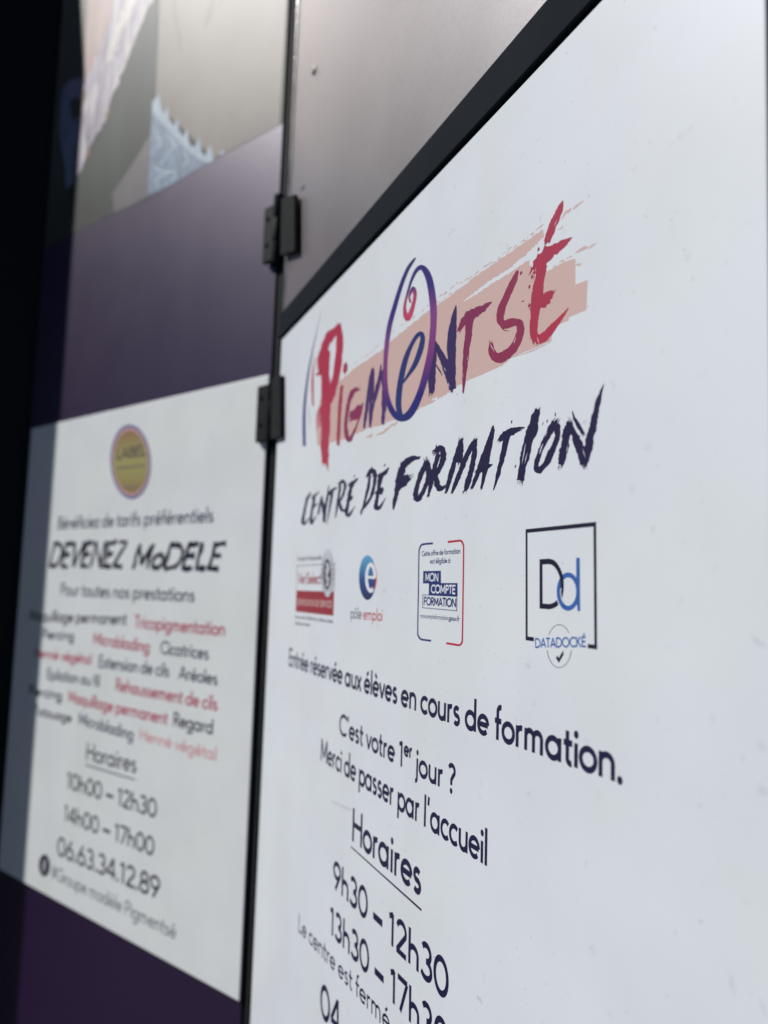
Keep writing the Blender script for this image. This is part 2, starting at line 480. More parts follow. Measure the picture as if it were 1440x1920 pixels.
def text(mb, t, p0, p1, cap, m, y, weight=0.115, fit=None, slant=0.0, rough=0.0, sp=0.0, sup=None):
    """Letter a line on the board: p0 and p1 are baseline ends, cap is the pixel height of a capital at p0."""
    pl = mb.pl
    a, b = pl.at(*p0, y), pl.at(*p1, y)
    c = pl.at(p0[0], p0[1] - cap, y)
    h = (c - a).length
    d = b - a
    kx = d.length / width(fit or t, sp)
    ux = d.normalized()
    uz = Vector((-ux.y, ux.x))
    w0 = weight * (h * 0.55 + kx * 0.45)
    pos = 0.0
    for i, ch in enumerate(t):
        adv, strokes = G[ch]
        k, dz = 1.0, 0.0
        if sup and sup[0] <= i < sup[1]:
            k, dz = 0.62, 0.50
        w = w0 * (0.8 if k < 1 else 1.3 if ch == '-' else 1.0)
        P = lambda q: a + ux * ((pos + q[0] * k + slant * (q[1] * k + dz)) * kx) + uz * ((q[1] * k + dz) * h)
        for s_ in strokes:
            if s_[0] == 'dot':
                o = P((s_[1], s_[2]))
                r = max(w * 0.64, s_[3] * h * 0.8)
                mb.poly([(o.x + r * math.cos(g * math.pi / 7), o.y + r * math.sin(g * math.pi / 7)) for g in range(14)], m, y)
                continue
            Q = [P(q) for q in s_]
            if rough:
                Q2 = []
                for i2 in range(len(Q) - 1):
                    for g in range(4):
                        Q2.append(Q[i2].lerp(Q[i2 + 1], g / 4))
                Q = Q2 + [Q[-1]]
            A, B = [], []
            closed = (Q[0] - Q[-1]).length < 1e-6
            for j, q in enumerate(Q):
                e0 = Q[j] - Q[j - 1] if j else (Q[-1] - Q[-2] if closed else Q[1] - Q[0])
                e1 = Q[j + 1] - Q[j] if j < len(Q) - 1 else (Q[1] - Q[0] if closed else Q[-1] - Q[-2])
                if e0.length < 1e-9:
                    e0 = e1
                if e1.length < 1e-9:
                    e1 = e0
                n0, n1 = Vector((-e0.y, e0.x)).normalized(), Vector((-e1.y, e1.x)).normalized()
                nn = n0 + n1
                nn = nn.normalized() if nn.length > 1e-6 else n0
                nn *= min(1.6, 1.0 / max(0.5, nn.dot(n0)))
                f1, f2 = (1 + random.uniform(-rough, rough), 1 + random.uniform(-rough, rough)) if rough else (1, 1)
                A.append(q + nn * w * 0.5 * f1)
                B.append(q - nn * w * 0.5 * f2)
            mb.strip(A, B, m, y)
        pos += (adv + sp) * k
    return a, ux, uz, h, kx

def pxpoly(mb, z, pts, m, y):
    mb.poly([mb.pl.at(*z(*p), y) for p in pts], m, y)

def pxstrip(mb, z, A, B, m, y):
    mb.strip([mb.pl.at(*z(*p), y) for p in A], [mb.pl.at(*z(*p), y) for p in B], m, y)

def pxarc(mb, z, cx, cy, rx, ry, wx, wy, a0, a1, m, y, tilt=0.0):
    n = max(6, int(abs(a1 - a0) / 7))
    A, B = [], []
    for i in range(n + 1):
        t = math.radians(a0 + (a1 - a0) * i / n)
        c, s_ = math.cos(t), -math.sin(t)
        A.append((cx + (rx + wx / 2) * c + tilt * (ry + wy / 2) * s_, cy + (ry + wy / 2) * s_))
        B.append((cx + (rx - wx / 2) * c + tilt * (ry - wy / 2) * s_, cy + (ry - wy / 2) * s_))
    pxstrip(mb, z, A, B, m, y)

def ellipse(cx, cy, rx, ry, n=40, tilt=0.0):
    return [(cx + rx * math.cos(2 * math.pi * i / n) - tilt * ry * math.sin(2 * math.pi * i / n), cy - ry * math.sin(2 * math.pi * i / n) * -1) for i in range(n)]

# ================================================================== the setting
def sheet(name, x0, x1, y0, y1, z, m):
    me = bpy.data.meshes.new(name)
    me.from_pydata([(x0, y0, z), (x1, y0, z), (x1, y1, z), (x0, y1, z)], [], [(0, 1, 2, 3)])
    me.materials.append(m)
    o = bpy.data.objects.new(name, me)
    col.objects.link(o)
    o['kind'] = 'structure'
    return o
sheet('pavement', -30, 30, -30, 30, 0.0, M['paving'])

# y = 0 is the face of the sign boards; the painted door skins lie 3 mm behind it
SKIN = 0.003
TOP = 2.75
# ------------------------------------------------------------------ left door
xl = PL.at(58.9, 805.6)[0] - 0.012
door_l = thing('folding_door', 'purple metal door leaf carrying the blurred pale price-offer sign and the photo poster', 'door', PL, (xl / 2, 0.02, 0.04))
xr_l = PL.at(511.5, 640, SKIN)[0]
mb = MB(PL); mb.box(xl, xr_l, SKIN, 0.012, 0.04, TOP, M['purple'], 0.001); mb.build('panel', door_l)
mb = MB(PL); mb.box(xr_l + 0.0003, xr_l + 0.0034, 0.005, 0.0118, 0.04, TOP, M['steel']); mb.build('edge_strip', door_l)

# ------------------------------------------------------------------ right door
xs0 = PR.at(527.6, 650)[0]                    # left edge of the sign
xs1 = PR.at(1437.5, 200)[0]                   # right edge of the sign
zt = PR.at(528.3, 636.7)[1]                   # top of the sign
zb_band = zt + 0.0025
z_bandtop = PR.at(900, 146.6, -0.0035)[1]
door_r = thing('folding_door', 'door leaf with bare purple upper panel, dark cross rail and the sharp white sign', 'door', PR, (0.5, 0.02, 0.04))
xe = PR.at(549.5, 250, SKIN)[0]
mb = MB(PR); mb.box(xe, 1.05, SKIN, 0.030, z_bandtop - 0.004, TOP, M['purple_glare'], 0.0012); pu = mb.build('upper_panel', door_r)
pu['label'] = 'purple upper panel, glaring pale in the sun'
mb = MB(PR); mb.box(xs0 - 0.016, 1.05, SKIN + 0.002, 0.030, 0.04, z_bandtop - 0.012, M['steel']); mb.build('lower_panel', door_r)
mb = MB(PR); mb.box(xe - 0.0065, xe - 0.0004, 0.0008, 0.029, z_bandtop + 0.002, TOP, M['bare'], 0.0009); mb.build('edge_glint', door_r)  # bright metal strip added to stand for the glint along the panel edge
mb = MB(PR); mb.box(0.0005, xs0 - 0.0165, 0.0015, 0.0285, 0.04, TOP, M['olive'], 0.0012); mb.build('stile', door_r)
mb = MB(PR); mb.box(xs0 - 0.0163, xe - 0.0068, 0.010, 0.0288, z_bandtop + 0.002, TOP, M['black']); mb.build('gap_dark', door_r)  # black strip added so the gap beside the stile reads dark
mb = MB(PR)
mb.box(xs0 - 0.0075, 1.05, -0.0035, 0.030, zb_band, z_bandtop, M['steel'], 0.0007)
rail = mb.build('rail', door_r)
# screw head and scratches on the upper panel
c = PR.at(589.5, 133, SKIN)
mb = MB(PR); mb.cyl((c[0], c[1]), 0.0052, SKIN - 0.0028, SKIN + 0.001, M['bare'], 14, 'Y'); mb.build('screw', door_r)
z1 = zoomed(0, 0, 1)
mb = MB(PR)
for P in ([(563, 359), (566, 352), (573, 346), (570, 352)], [(513, 0), (512, 0), (512, 1), (513, 1)]):
    if P[0][0] > 520:
        pxpoly(mb, z1, P, M['black'], SKIN - 0.0002)
mb.build('scratch', door_r)
# black strip standing in for the shade in the gap between the two leaves
gap = thing('gap_dark_strip', 'black vertical strip added to darken the slot between the two door leaves', 'gap filler', PL, (0.0, 0.02, 0.04))
xg = PL.at(518.3, 640, 0.0)[0]
mb = MB(PL); mb.box(xr_l + 0.0036, xg + 0.003, 0.0055, 0.0115, 0.04, TOP, M['black']); mb.build('strip', gap)

# ------------------------------------------------------------------ left jamb: throws the shade on the left door
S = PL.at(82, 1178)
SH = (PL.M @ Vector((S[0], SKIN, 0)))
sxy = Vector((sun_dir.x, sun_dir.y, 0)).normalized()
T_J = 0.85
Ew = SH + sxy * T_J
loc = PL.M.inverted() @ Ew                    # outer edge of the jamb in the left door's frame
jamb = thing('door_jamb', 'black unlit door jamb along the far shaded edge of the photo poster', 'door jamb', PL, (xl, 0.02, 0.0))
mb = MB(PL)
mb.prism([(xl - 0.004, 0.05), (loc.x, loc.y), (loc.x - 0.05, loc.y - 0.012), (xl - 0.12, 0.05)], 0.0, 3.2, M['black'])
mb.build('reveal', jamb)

# ================================================================== right sign
sign_r = thing('sign_board', 'sharp white training-centre sign with brushed red logo and opening hours', 'sign', PR, ((xs0 + xs1) / 2, 0, 0.35))
mb = MB(PR); mb.box(xs0, xs1, 0.0, SKIN - 0.0002 + 0.002, 0.35, zt, M['white'], 0.0009); mb.build('board', sign_r)
Y1, Y2, Y3, Y4 = -0.00003, -0.00007, -0.00011, -0.00015

ZA, ZB = zoomed(540, 360, 3.5556), zoomed(820, 360, 4.0)
ZC, ZD = zoomed(540, 700, 4.5), zoomed(820, 700, 4.2353)
ZK, ZL = zoomed(530, 960, 4.0), zoomed(960, 960, 6.4)

# pink brushed swash
def A2B(x, y):
    X, Y = ZA(x, y)
    return ((X - 820) * 4, (Y - 360) * 4)
mb = MB(PR)
def ragged(pts, amp, per=5):
    out = []
    for (x0, y0), (x1, y1) in zip(pts, pts[1:]):
        L = math.hypot(x1 - x0, y1 - y0)
        n = max(1, int(L / 14))
        for i in range(n):
            t = i / n
            k = random.uniform(-1, 1) * amp
            out.append((x0 + (x1 - x0) * t - (y1 - y0) / L * k, y0 + (y1 - y0) * t + (x1 - x0) / L * k))
    return out + [pts[-1]]
top_e = ragged([A2B(225, 1345), A2B(330, 1272), A2B(420, 1195), A2B(640, 1040), A2B(700, 980), A2B(940, 790), (0, 848), (150, 742), (200, 815)], 5)
mid_e = ragged([(200, 826), (330, 742), (430, 672), (520, 622), (600, 566), (690, 508)], 4)
end_e = [(690, 505), (690, 548), (760, 600), (830, 592), (880, 565), (940, 530), (1000, 508), (1035, 498), (1035, 695), (1127, 660), (1117, 886), (985, 940), (985, 963), (895, 1000), (860, 1052), (856, 1115)]
bot_e = ragged([(856, 1115), (560, 1240), (490, 1300), (330, 1372), (200, 1425)], 1.5) + ragged([(200, 1425), (110, 1490), (0, 1555), A2B(1000, 1360), A2B(950, 1390), A2B(900, 1430), A2B(830, 1480), A2B(640, 1545), A2B(500, 1590), A2B(380, 1648)], 7) + [A2B(195, 1690), A2B(185, 1520)]
pxpoly(mb, ZB, top_e[:-1] + mid_e + end_e[1:] + bot_e, I['pink'], Y1)
up_e = ragged([(150, 795), (130, 752), (250, 660), (400, 552), (600, 412), (690, 348), (790, 278)], 6) + ragged([(797, 335), (725, 408), (690, 440), (655, 478), (520, 588), (430, 642), (330, 710), (205, 812)], 6)
pxpoly(mb, ZB, up_e, I['pink'], Y1)
# torn streaks along the upper and lower edges of the swash
for (x0, y0, x1, y1, n) in ((440, 1150, 640, 1005, 6), (690, 945, 940, 760, 7), (960, 760, 1138, 655, 6)):
    for k in range(n):
        t = (k + random.random()) / n
        x, y = x0 + (x1 - x0) * t, y0 + (y1 - y0) * t + random.uniform(-10, 6)
        l = random.uniform(16, 36)
        dx, dy = (x1 - x0), (y1 - y0)
        L = math.hypot(dx, dy)
        brush(mb, ZA, [(x, y, 2), (x + dx / L * l * .5, y + dy / L * l * .5 - 3, random.uniform(3, 6)), (x + dx / L * l, y + dy / L * l, 1.5)], I['pink'], Y1 - 2.2e-5, 0.3, 4, False)
for (x0, y0, x1, y1, n) in ((0, 800, 150, 690, 6), (150, 710, 400, 520, 9), (400, 535, 600, 390, 8), (600, 400, 780, 262, 9), (850, 560, 1000, 490, 7)):
    for k in range(n):
        t = (k + random.random()) / n
        x, y = x0 + (x1 - x0) * t, y0 + (y1 - y0) * t + random.uniform(-8, 14)
        l = random.uniform(18, 44)
        dx, dy = (x1 - x0), (y1 - y0)
        L = math.hypot(dx, dy)
        brush(mb, ZB, [(x, y, 2), (x + dx / L * l * .5, y + dy / L * l * .5 - 4, random.uniform(4, 8)), (x + dx / L * l, y + dy / L * l, 1.5)], I['pink'], Y1 - 2.2e-5, 0.3, 4, False)
for st_ in ([(930, 205, 4), (960, 160, 14), (985, 140, 16), (1000, 120, 4)], [(1015, 130, 4), (1050, 100, 14), (1095, 65, 3)], [(900, 280, 3), (925, 275, 8), (942, 252, 3)],
            [(1030, 462, 4), (1065, 440, 20), (1110, 418, 22), (1125, 405, 8)], [(1130, 425, 4), (1160, 402, 9), (1195, 383, 3)], [(1040, 545, 6), (1058, 545, 18), (1082, 532, 3)],
            [(560, 1240, 2), (700, 1195, 6), (850, 1122, 3)]):
    brush(mb, ZB, st_, I['pink'], Y1 - 2.2e-5, 0.25, 5, False)
for st_ in ([(520, 1635, 8), (545, 1628, 16), (560, 1610, 6)], [(590, 1620, 8), (650, 1590, 22), (690, 1560, 10)], [(680, 1560, 6), (715, 1545, 14), (725, 1528, 4)], [(910, 1425, 6), (950, 1400, 14), (985, 1388, 4)]):
    brush(mb, ZA, st_, I['pink'], Y1 - 2.2e-5, 0.3, 5, False)
mb.build('pink_swash', sign_r)

# brushed logo lettering
mb = MB(PR)
brush(mb, ZA, [(226, 790, 1.2), (205, 870, 2.5), (180, 980, 5), (145, 1150, 10), (118, 1340, 15), (107, 1500, 20), (109, 1695, 19)], I['swash'], Y2, 0.02, 8, False)
brush(mb, ZA, [(178, 1095, 2), (168, 1180, 9), (163, 1280, 14), (167, 1425, 11)], I['red'], Y2, 0.03, 6, False)
brush(mb, ZA, [(136, 1420, 3), (140, 1480, 8), (146, 1565, 3)], I['pale'], Y2, 0.05, 6, False)
mb.build('swoosh', sign_r)
mb = MB(PR)
cr_ = I['crimson']
brush(mb, ZA, [(250, 1060, 58), (248, 1200, 58), (252, 1330, 58), (252, 1500, 60), (244, 1660, 56), (246, 1810, 42)], cr_, Y2, 0.05, 8)
brush(mb, ZA, [(222, 1205, 40), (228, 1110, 54), (252, 1020, 56), (290, 955, 58), (325, 915, 46), (346, 890, 24)], cr_, Y2, 0.09, 8)
brush(mb, ZA, [(338, 886, 26), (344, 960, 42), (340, 1080, 46), (325, 1200, 50), (298, 1310, 54), (262, 1400, 60), (220, 1470, 44)], cr_, Y2, 0.05, 8)
for k in range(6):
    y_ = 1100 + k * 22 + random.uniform(-8, 8)
    brush(mb, ZA, [(225, y_, 12), (198, y_ + 10, 8), (184, y_ + 20, 2)], cr_, Y2, 0.3, 4, False)
for k in range(5):
    y_ = 1450 + k * 24
    brush(mb, ZA, [(230, y_, 14), (200, y_ + 16, 9), (186, y_ + 34, 2)], cr_, Y2, 0.3, 4, False)
brush(mb, ZA, [(262, 1790, 9), (266, 1820, 8), (268, 1862, 3)], cr_, Y2, 0.2, 4, False)
brush(mb, ZA, [(272, 1740, 3), (270, 1762, 9), (268, 1780, 3)], cr_, Y2, 0.2, 4, False)
brush(mb, ZA, [(360, 1292, 20), (348, 1420, 26), (338, 1560, 24), (334, 1685, 20)], I['l1'], Y2, 0.10, 7, True, 1)
pxpoly(mb, ZA, [(385, 1130), (397, 1150), (396, 1190), (378, 1218), (366, 1195), (370, 1155)], I['l1'], Y2)
brush(mb, ZA, [(462, 1312, 30), (428, 1338, 32), (404, 1410, 26), (388, 1500, 22), (386, 1590, 26), (404, 1655, 30), (430, 1618, 20), (462, 1545, 12), (488, 1468, 16)], I['l2'], Y2, 0.08, 7)
brush(mb, ZA, [(424, 1512, 40), (455, 1472, 64), (486, 1428, 36)], I['l2'], Y2, 0.10, 6)
brush(mb, ZA, [(508, 1570, 16), (528, 1420, 24), (550, 1250, 24), (566, 1180, 16)], I['l3'], Y2, 0.08, 7)
brush(mb, ZA, [(566, 1185, 22), (562, 1300, 26), (554, 1440, 28), (548, 1565, 14)], I['l3'], Y2, 0.08, 7, True, 1)
brush(mb, ZA, [(552, 1500, 12), (578, 1380, 22), (606, 1255, 22), (620, 1152, 8)], I['l3'], Y2, 0.12, 7)
brush(mb, ZA, [(628, 1190, 30), (640, 1300, 34), (640, 1420, 34), (630, 1545, 20)], I['l3'], Y2, 0.08, 7, True, 1)
mb.build('brand_lettering', sign_r)
mb = MB(PR)
brush(mb, ZA, [(972, 1010, 30), (962, 1120, 54), (960, 1230, 52), (956, 1340, 36)], I['l4'], Y2, 0.06, 7)
brush(mb, ZA, [(974, 985, 10), (1000, 1045, 34), (1035, 1120, 48), (1075, 1215, 62), (1098, 1315, 42)], I['l4'], Y2, 0.05, 7, True, 2)
brush(mb, ZA, [(985, 1150, 8), (1010, 1190, 10), (1030, 1225, 3)], I['l4'], Y2, 0.1, 4, False)
brush(mb, ZB, [(140, 852, 8), (128, 930, 38), (112, 1060, 62), (106, 1200, 64), (108, 1380, 56), (102, 1485, 30)], I['l4'], Y2, 0.05, 8)
brush(mb, ZB, [(162, 1042, 26), (205, 965, 58), (260, 920, 72), (325, 882, 56), (385, 838, 24), (405, 826, 8)], I['l5'], Y2, 0.10, 7)
brush(mb, ZB, [(246, 940, 64), (234, 1060, 52), (218, 1200, 46), (206, 1330, 36), (194, 1505, 12)], I['l5'], Y2, 0.07, 8, True, 2)
brush(mb, ZB, [(600, 598, 24), (572, 670, 44), (520, 780, 52), (480, 885, 56), (472, 958, 54), (505, 992, 62), (570, 978, 60), (615, 985, 54), (622, 1050, 58), (588, 1140, 64), (525, 1215, 72), (455, 1246, 76), (412, 1205, 58), (402, 1130, 26)], I['l6'], Y2, 0.05, 7, True, 2)
brush(mb, ZB, [(480, 1010, 12), (505, 1038, 8), (540, 1042, 3)], I['l6'], Y2, 0.1, 4, False)
e_ = I['l7']
brush(mb, ZB, [(940, 68, 10), (918, 130, 44), (872, 235, 56), (822, 375, 48)], e_, Y2, 0.06, 7, True, 1)
brush(mb, ZB, [(735, 590, 70), (775, 520, 96), (840, 455, 92), (910, 408, 66), (965, 370, 38), (1010, 340, 6)], e_, Y2, 0.08, 7, True, 1)
brush(mb, ZB, [(800, 450, 40), (806, 420, 16), (808, 395, 8)], e_, Y2, 0.1, 4, False)
brush(mb, ZB, [(775, 545, 104), (762, 660, 76), (745, 800, 84), (730, 930, 66), (722, 1040, 58), (742, 1115, 66)], e_, Y2, 0.04, 8, True, 2)
brush(mb, ZB, [(740, 822, 110), (800, 805, 104), (838, 772, 70), (868, 745, 26)], e_, Y2, 0.10, 6)
brush(mb, ZB, [(728, 1095, 50), (765, 1105, 72), (820, 1070, 66), (868, 1015, 54), (925, 945, 32), (985, 868, 6)], cr_, Y2, 0.06, 7, True, 1)
for x, y in ((705, 580), (690, 712), (688, 850), (628, 608), (710, 640), (758, 430)):
    brush(mb, ZB, [(x + 4, y - 16, 5), (x, y, 14), (x - 4, y + 16, 5)], I['l6'], Y2, 0.2, 4, False)
mb.build('brand_lettering', sign_r)

# egg-shaped letter of the logo
mb = MB(PR)
brush(mb, ZA, [(850, 438, 10), (826, 470, 20), (795, 520, 24), (755, 620, 26), (712, 760, 30), (675, 900, 32), (655, 1050, 30), (648, 1180, 28), (652, 1320, 32), (676, 1420, 36), (712, 1484, 40), (752, 1508, 44), (800, 1490, 50), (845, 1425, 48), (888, 1320, 44), (925, 1190, 46), (952, 1060, 44), (968, 900, 42), (968, 760, 46), (950, 620, 46), (925, 540, 44), (890, 502, 34), (852, 528, 24), (818, 600, 17)], I['egg'], Y3, 0.0, 9, False)
mb.build('egg_lettering', sign_r)
mb = MB(PR)
brush(mb, ZA, [(818, 600, 17), (792, 690, 14), (778, 760, 18), (782, 815, 30), (797, 842, 36), (820, 800, 30), (840, 730, 22), (846, 680, 24), (836, 642, 24), (818, 668, 18), (808, 700, 12), (812, 722, 14), (816, 738, 12)], I['spiral'], Y4, 0.0, 9, False)
mb.build('spiral_lettering', sign_r)
mb = MB(PR)
brush(mb, ZA, [(768, 1272, 10), (800, 1222, 20), (845, 1150, 32), (880, 1060, 36), (897, 985, 32), (888, 945, 30), (860, 958, 26), (822, 1020, 26), (785, 1110, 34), (758, 1220, 38), (742, 1320, 38), (736, 1420, 38), (748, 1490, 34)], I['mcf'], Y4, 0.0, 9, False)
mb.build('letter_lettering', sign_r)

# CENTRE DE FORMATION
mb = MB(PR)
nv = I['navy']
for s_ in ([(190, 1008, 12), (162, 1065, 18), (138, 1170, 19), (126, 1262, 24), (150, 1258, 16), (186, 1212, 5)], [(150, 1070, 12), (175, 1030, 14), (192, 1005, 6)],
           [(224, 1030, 20), (212, 1110, 17), (196, 1200, 18), (196, 1262, 22), (216, 1240, 12), (240, 1200, 4)], [(205, 1052, 18), (240, 1020, 14), (265, 996, 5)], [(205, 1135, 20), (228, 1115, 16), (246, 1095, 5)],
           [(286, 1042, 14), (270, 1110, 17), (254, 1190, 12)], [(282, 1045, 14), (296, 1110, 22), (306, 1180, 26), (306, 1250, 20)], [(345, 940, 5), (332, 1040, 15), (318, 1140, 18), (306, 1252, 12)],
           [(372, 1005, 20), (356, 1110, 15), (340, 1200, 10), (325, 1272, 4)], [(346, 1022, 20), (375, 985, 24), (420, 962, 5)],
           [(442, 935, 18), (428, 1040, 18), (414, 1130, 16), (400, 1215, 8)], [(430, 935, 16), (462, 908, 24), (482, 945, 20), (462, 1030, 18), (432, 1085, 12)], [(434, 1085, 16), (448, 1140, 22), (466, 1160, 18), (486, 1140, 6)],
           [(542, 930, 34), (522, 1000, 26), (508, 1090, 20), (492, 1180, 26), (512, 1200, 22), (538, 1165, 12), (566, 1120, 4)], [(520, 940, 26), (560, 915, 26), (592, 882, 6)], [(510, 1062, 34), (530, 1052, 30), (546, 1036, 8)],
           [(692, 870, 20), (672, 985, 22), (645, 1090, 18), (616, 1190, 10)], [(672, 870, 24), (706, 822, 34), (732, 850, 30), (728, 940, 24), (700, 1040, 20), (650, 1120, 18), (608, 1165, 6)],
           [(782, 862, 38), (770, 950, 30), (752, 1050, 26), (742, 1130, 34), (768, 1135, 26), (795, 1100, 14), (826, 1048, 4)], [(768, 875, 36), (815, 840, 30), (852, 796, 8)], [(765, 1008, 52), (785, 990, 44), (798, 965, 14)],
           [(960, 800, 52), (934, 920, 44), (910, 1030, 32), (888, 1140, 18)], [(942, 840, 40), (980, 765, 52), (1040, 722, 42), (1090, 715, 30), (1114, 705, 10)], [(930, 965, 40), (985, 905, 66), (1022, 872, 44)],
           [(1172, 745, 34), (1130, 830, 36), (1090, 950, 32), (1076, 1050, 36), (1104, 1056, 36), (1156, 965, 32), (1186, 850, 40), (1170, 748, 40)],
           [(1268, 680, 36), (1236, 800, 36), (1210, 920, 32), (1182, 1040, 18)], [(1238, 665, 36), (1290, 630, 46), (1312, 685, 42), (1290, 780, 36), (1246, 860, 26)], [(1246, 850, 30), (1258, 930, 42), (1285, 975, 40), (1325, 950, 18)]):
    brush(mb, ZC, s_, nv, Y1, 0.10, 7, gain=1.16)
for s_ in ([(194, 525, 22), (170, 600, 30), (132, 720, 34), (100, 840, 32), (66, 950, 16)], [(188, 530, 32), (184, 620, 38), (176, 710, 34)], [(300, 530, 30), (255, 610, 34), (206, 720, 34), (160, 840, 32), (116, 950, 16)],
           [(302, 530, 26), (292, 640, 34), (268, 780, 36), (240, 870, 34), (222, 935, 20)],
           [(444, 420, 14), (412, 530, 32), (366, 660, 34), (318, 800, 30), (272, 915, 18)], [(442, 440, 24), (416, 580, 34), (384, 740, 36), (350, 915, 18)], [(325, 775, 44), (380, 745, 44), (436, 725, 10)],
           [(490, 535, 26), (540, 490, 52), (600, 462, 50), (660, 438, 26), (696, 432, 6)], [(556, 490, 46), (530, 600, 40), (502, 720, 34), (474, 830, 24), (446, 925, 8)],
           [(796, 285, 36), (762, 410, 66), (716, 560, 66), (684, 700, 56), (656, 850, 50)],
           [(934, 385, 64), (882, 480, 50), (822, 610, 42), (788, 715, 40), (804, 775, 48), (858, 720, 48), (914, 610, 50), (954, 490, 50), (946, 400, 56)],
           [(1054, 386, 50), (1032, 470, 66), (1012, 560, 66), (994, 660, 62), (982, 726, 44)], [(1068, 430, 30), (1100, 510, 62), (1134, 600, 74), (1162, 725, 50)], [(1072, 298, 6), (1086, 350, 20), (1118, 412, 32), (1160, 482, 28)], [(1322, 84, 4), (1290, 180, 30), (1256, 320, 48), (1224, 470, 60), (1194, 610, 64), (1168, 725, 42)]):
    brush(mb, ZD, s_, nv, Y1 if s_[0][0] < 1060 else Y2, 0.09, 7, True, 1 if s_[1][2] > 40 else 0, gain=1.16 if s_[0][0] < 900 else 1.0)
for s_ in ([(1084, 400, 4), (1113, 455, 10), (1147, 520, 4)], [(1054, 512, 4), (1074, 560, 9), (1097, 607, 4)], [(700, 560, 2), (686, 640, 6), (672, 720, 2)], [(812, 640, 3), (822, 600, 8), (840, 560, 3)]):
    brush(mb, ZD, s_, I['paper'], Y3, 0.15, 5, False)
for z_, x, y in ((ZD, 590, 385), (ZD, 936, 325), (ZD, 838, 400), (ZD, 872, 380), (ZD, 1228, 590), (ZD, 962, 750), (ZC, 1168, 710), (ZC, 1222, 660), (ZC, 1250, 615), (ZC, 815, 775), (ZC, 706, 800), (ZC, 560, 870), (ZD, 205, 945), (ZD, 620, 740)):
    brush(mb, z_, [(x + 4, y - 14, 4), (x, y, 10), (x - 3, y + 14, 3)], nv, Y1, 0.2, 4, False)
mb.build('title_lettering', sign_r)

# notice and opening hours
mb = MB(PR)
text(mb, 'Entrée réservée aux élèves en cours de formation.', (541, 1248), (1169, 1471.5), 33, nv, Y1, 0.15)
mb.build('notice_lettering', sign_r)
mb = MB(PR)
text(mb, "C'est votre 1er jour ?", (635.5, 1376), (846, 1487), 39.5, nv, Y1, 0.142, sup=(13, 15), fit="C'est votre 1r jour ?")
mb.build('notice_lettering', sign_r)
mb = MB(PR)
text(mb, "Merci de passer par l'accueil", (600.5, 1425), (914.5, 1625.5), 42, nv, Y1, 0.142)
mb.build('notice_lettering', sign_r)
mb = MB(PR)
text(mb, 'Horaires', (659, 1575.5), (790.5, 1682), 63, nv, Y1, 0.14)
pxpoly(mb, z1, [(657.8, 1586), (790.3, 1704.3), (790.3, 1709), (657.8, 1589)], nv, Y1)
mb.build('hours_lettering', sign_r)
mb = MB(PR)
text(mb, '9h30 - 12h30', (623.5, 1662), (841.5, 1881), 52, nv, Y1, 0.14)
mb.build('hours_lettering', sign_r)
mb = MB(PR)
text(mb, '13h30 - 17h30', (617.5, 1748), (692, 1831), 52, nv, Y1, 0.14, fit='13h30')
mb.build('hours_lettering', sign_r)
mb = MB(PR)
text(mb, 'Le centre est fermé', (559, 1745), (716, 1922), 34, nv, Y1, 0.105, fit='Le centre est ferm')
mb.build('hours_lettering', sign_r)
mb = MB(PR)
text(mb, '04.', (600, 1902), (646, 1958), 63, nv, Y1, 0.14)
mb.build('hours_lettering', sign_r)

# finger marks and scuffs on the white
mb = MB(PR)
for s_ in ([(1411, 1192, 3), (1420, 1202, 8), (1436, 1212, 4)], [(1369, 1828, 2), (1374, 1846, 7), (1378, 1866, 2)], [(1424, 1872, 2), (1432, 1890, 6), (1438, 1906, 3)], [(894, 1866, 2), (899, 1874, 6), (905, 1884, 2)], [(1206, 402, 1), (1211, 406, 3), (1216, 408, 1)], [(620, 1502, 2), (640, 1512, 7), (668, 1520, 2)]):
    mb = MB(PR)
    brush(mb, z1, s_, I['smudge'], Y1, 0.25, 5, False)
    mb.build('smudge', sign_r)

# certificate logo
cert = MB(PR)
pxpoly(cert, ZK, [(103, 588), (386, 598), (380, 779), (97, 746)], I['maroon'], Y1)
cert = cert.build('certificate_logo', sign_r)
mb = MB(PR)
for P in ([(107, 402), (396, 384), (396, 390), (107, 407)], [(107, 402), (110, 402), (104, 590), (101, 590)], [(392, 386), (396, 385), (388, 600), (384, 600)]):
    pxpoly(mb, ZK, P, I['grey'], Y1)
mb.build('border', cert)
mb = MB(PR)
text(mb, 'Formation Professionnelle', ZK(112, 368), ZK(292, 358), 9, I['grey'], Y1, 0.15)
text(mb, 'VeriSelect', ZK(114, 537), ZK(288, 540), 19.5, I['maroon'], Y1, 0.14)
text(mb, 'CERTIFICATION DE SERVICES', ZK(105, 697), ZK(372, 717), 10.5, I['pink'], Y2, 0.16)
text(mb, 'Bureau Veritas, 92046 Paris La Défense Cedex', ZK(94, 795), ZK(378, 834), 6, I['darkgrey'], Y1, 0.15)
text(mb, 'Disponible sur demande', ZK(92, 843), ZK(204, 858), 6, I['darkgrey'], Y1, 0.15)
mb.build('lettering', cert)
mb = MB(PR)
pxpoly(mb, ZK, ellipse(337, 462, 46, 178), I['paper'], Y2)
pxarc(mb, ZK, 337, 462, 43, 174, 5, 5, 0, 360, I['grey'], Y3)
pxarc(mb, ZK, 336, 465, 33, 132, 4, 6, 0, 360, I['grey'], Y3)
pxpoly(mb, ZK, ellipse(335, 467, 28, 118), I['darkgrey'], Y3)
for k in range(26):
    a_ = math.radians(k * 360 / 26)
    pxpoly(mb, ZK, [(337 + 38 * math.cos(a_) + dx, 463 + 153 * math.sin(a_) + dy) for dx, dy in ((-2, -8), (2, -8), (2, 8), (-2, 8))], I['grey'], Y3)
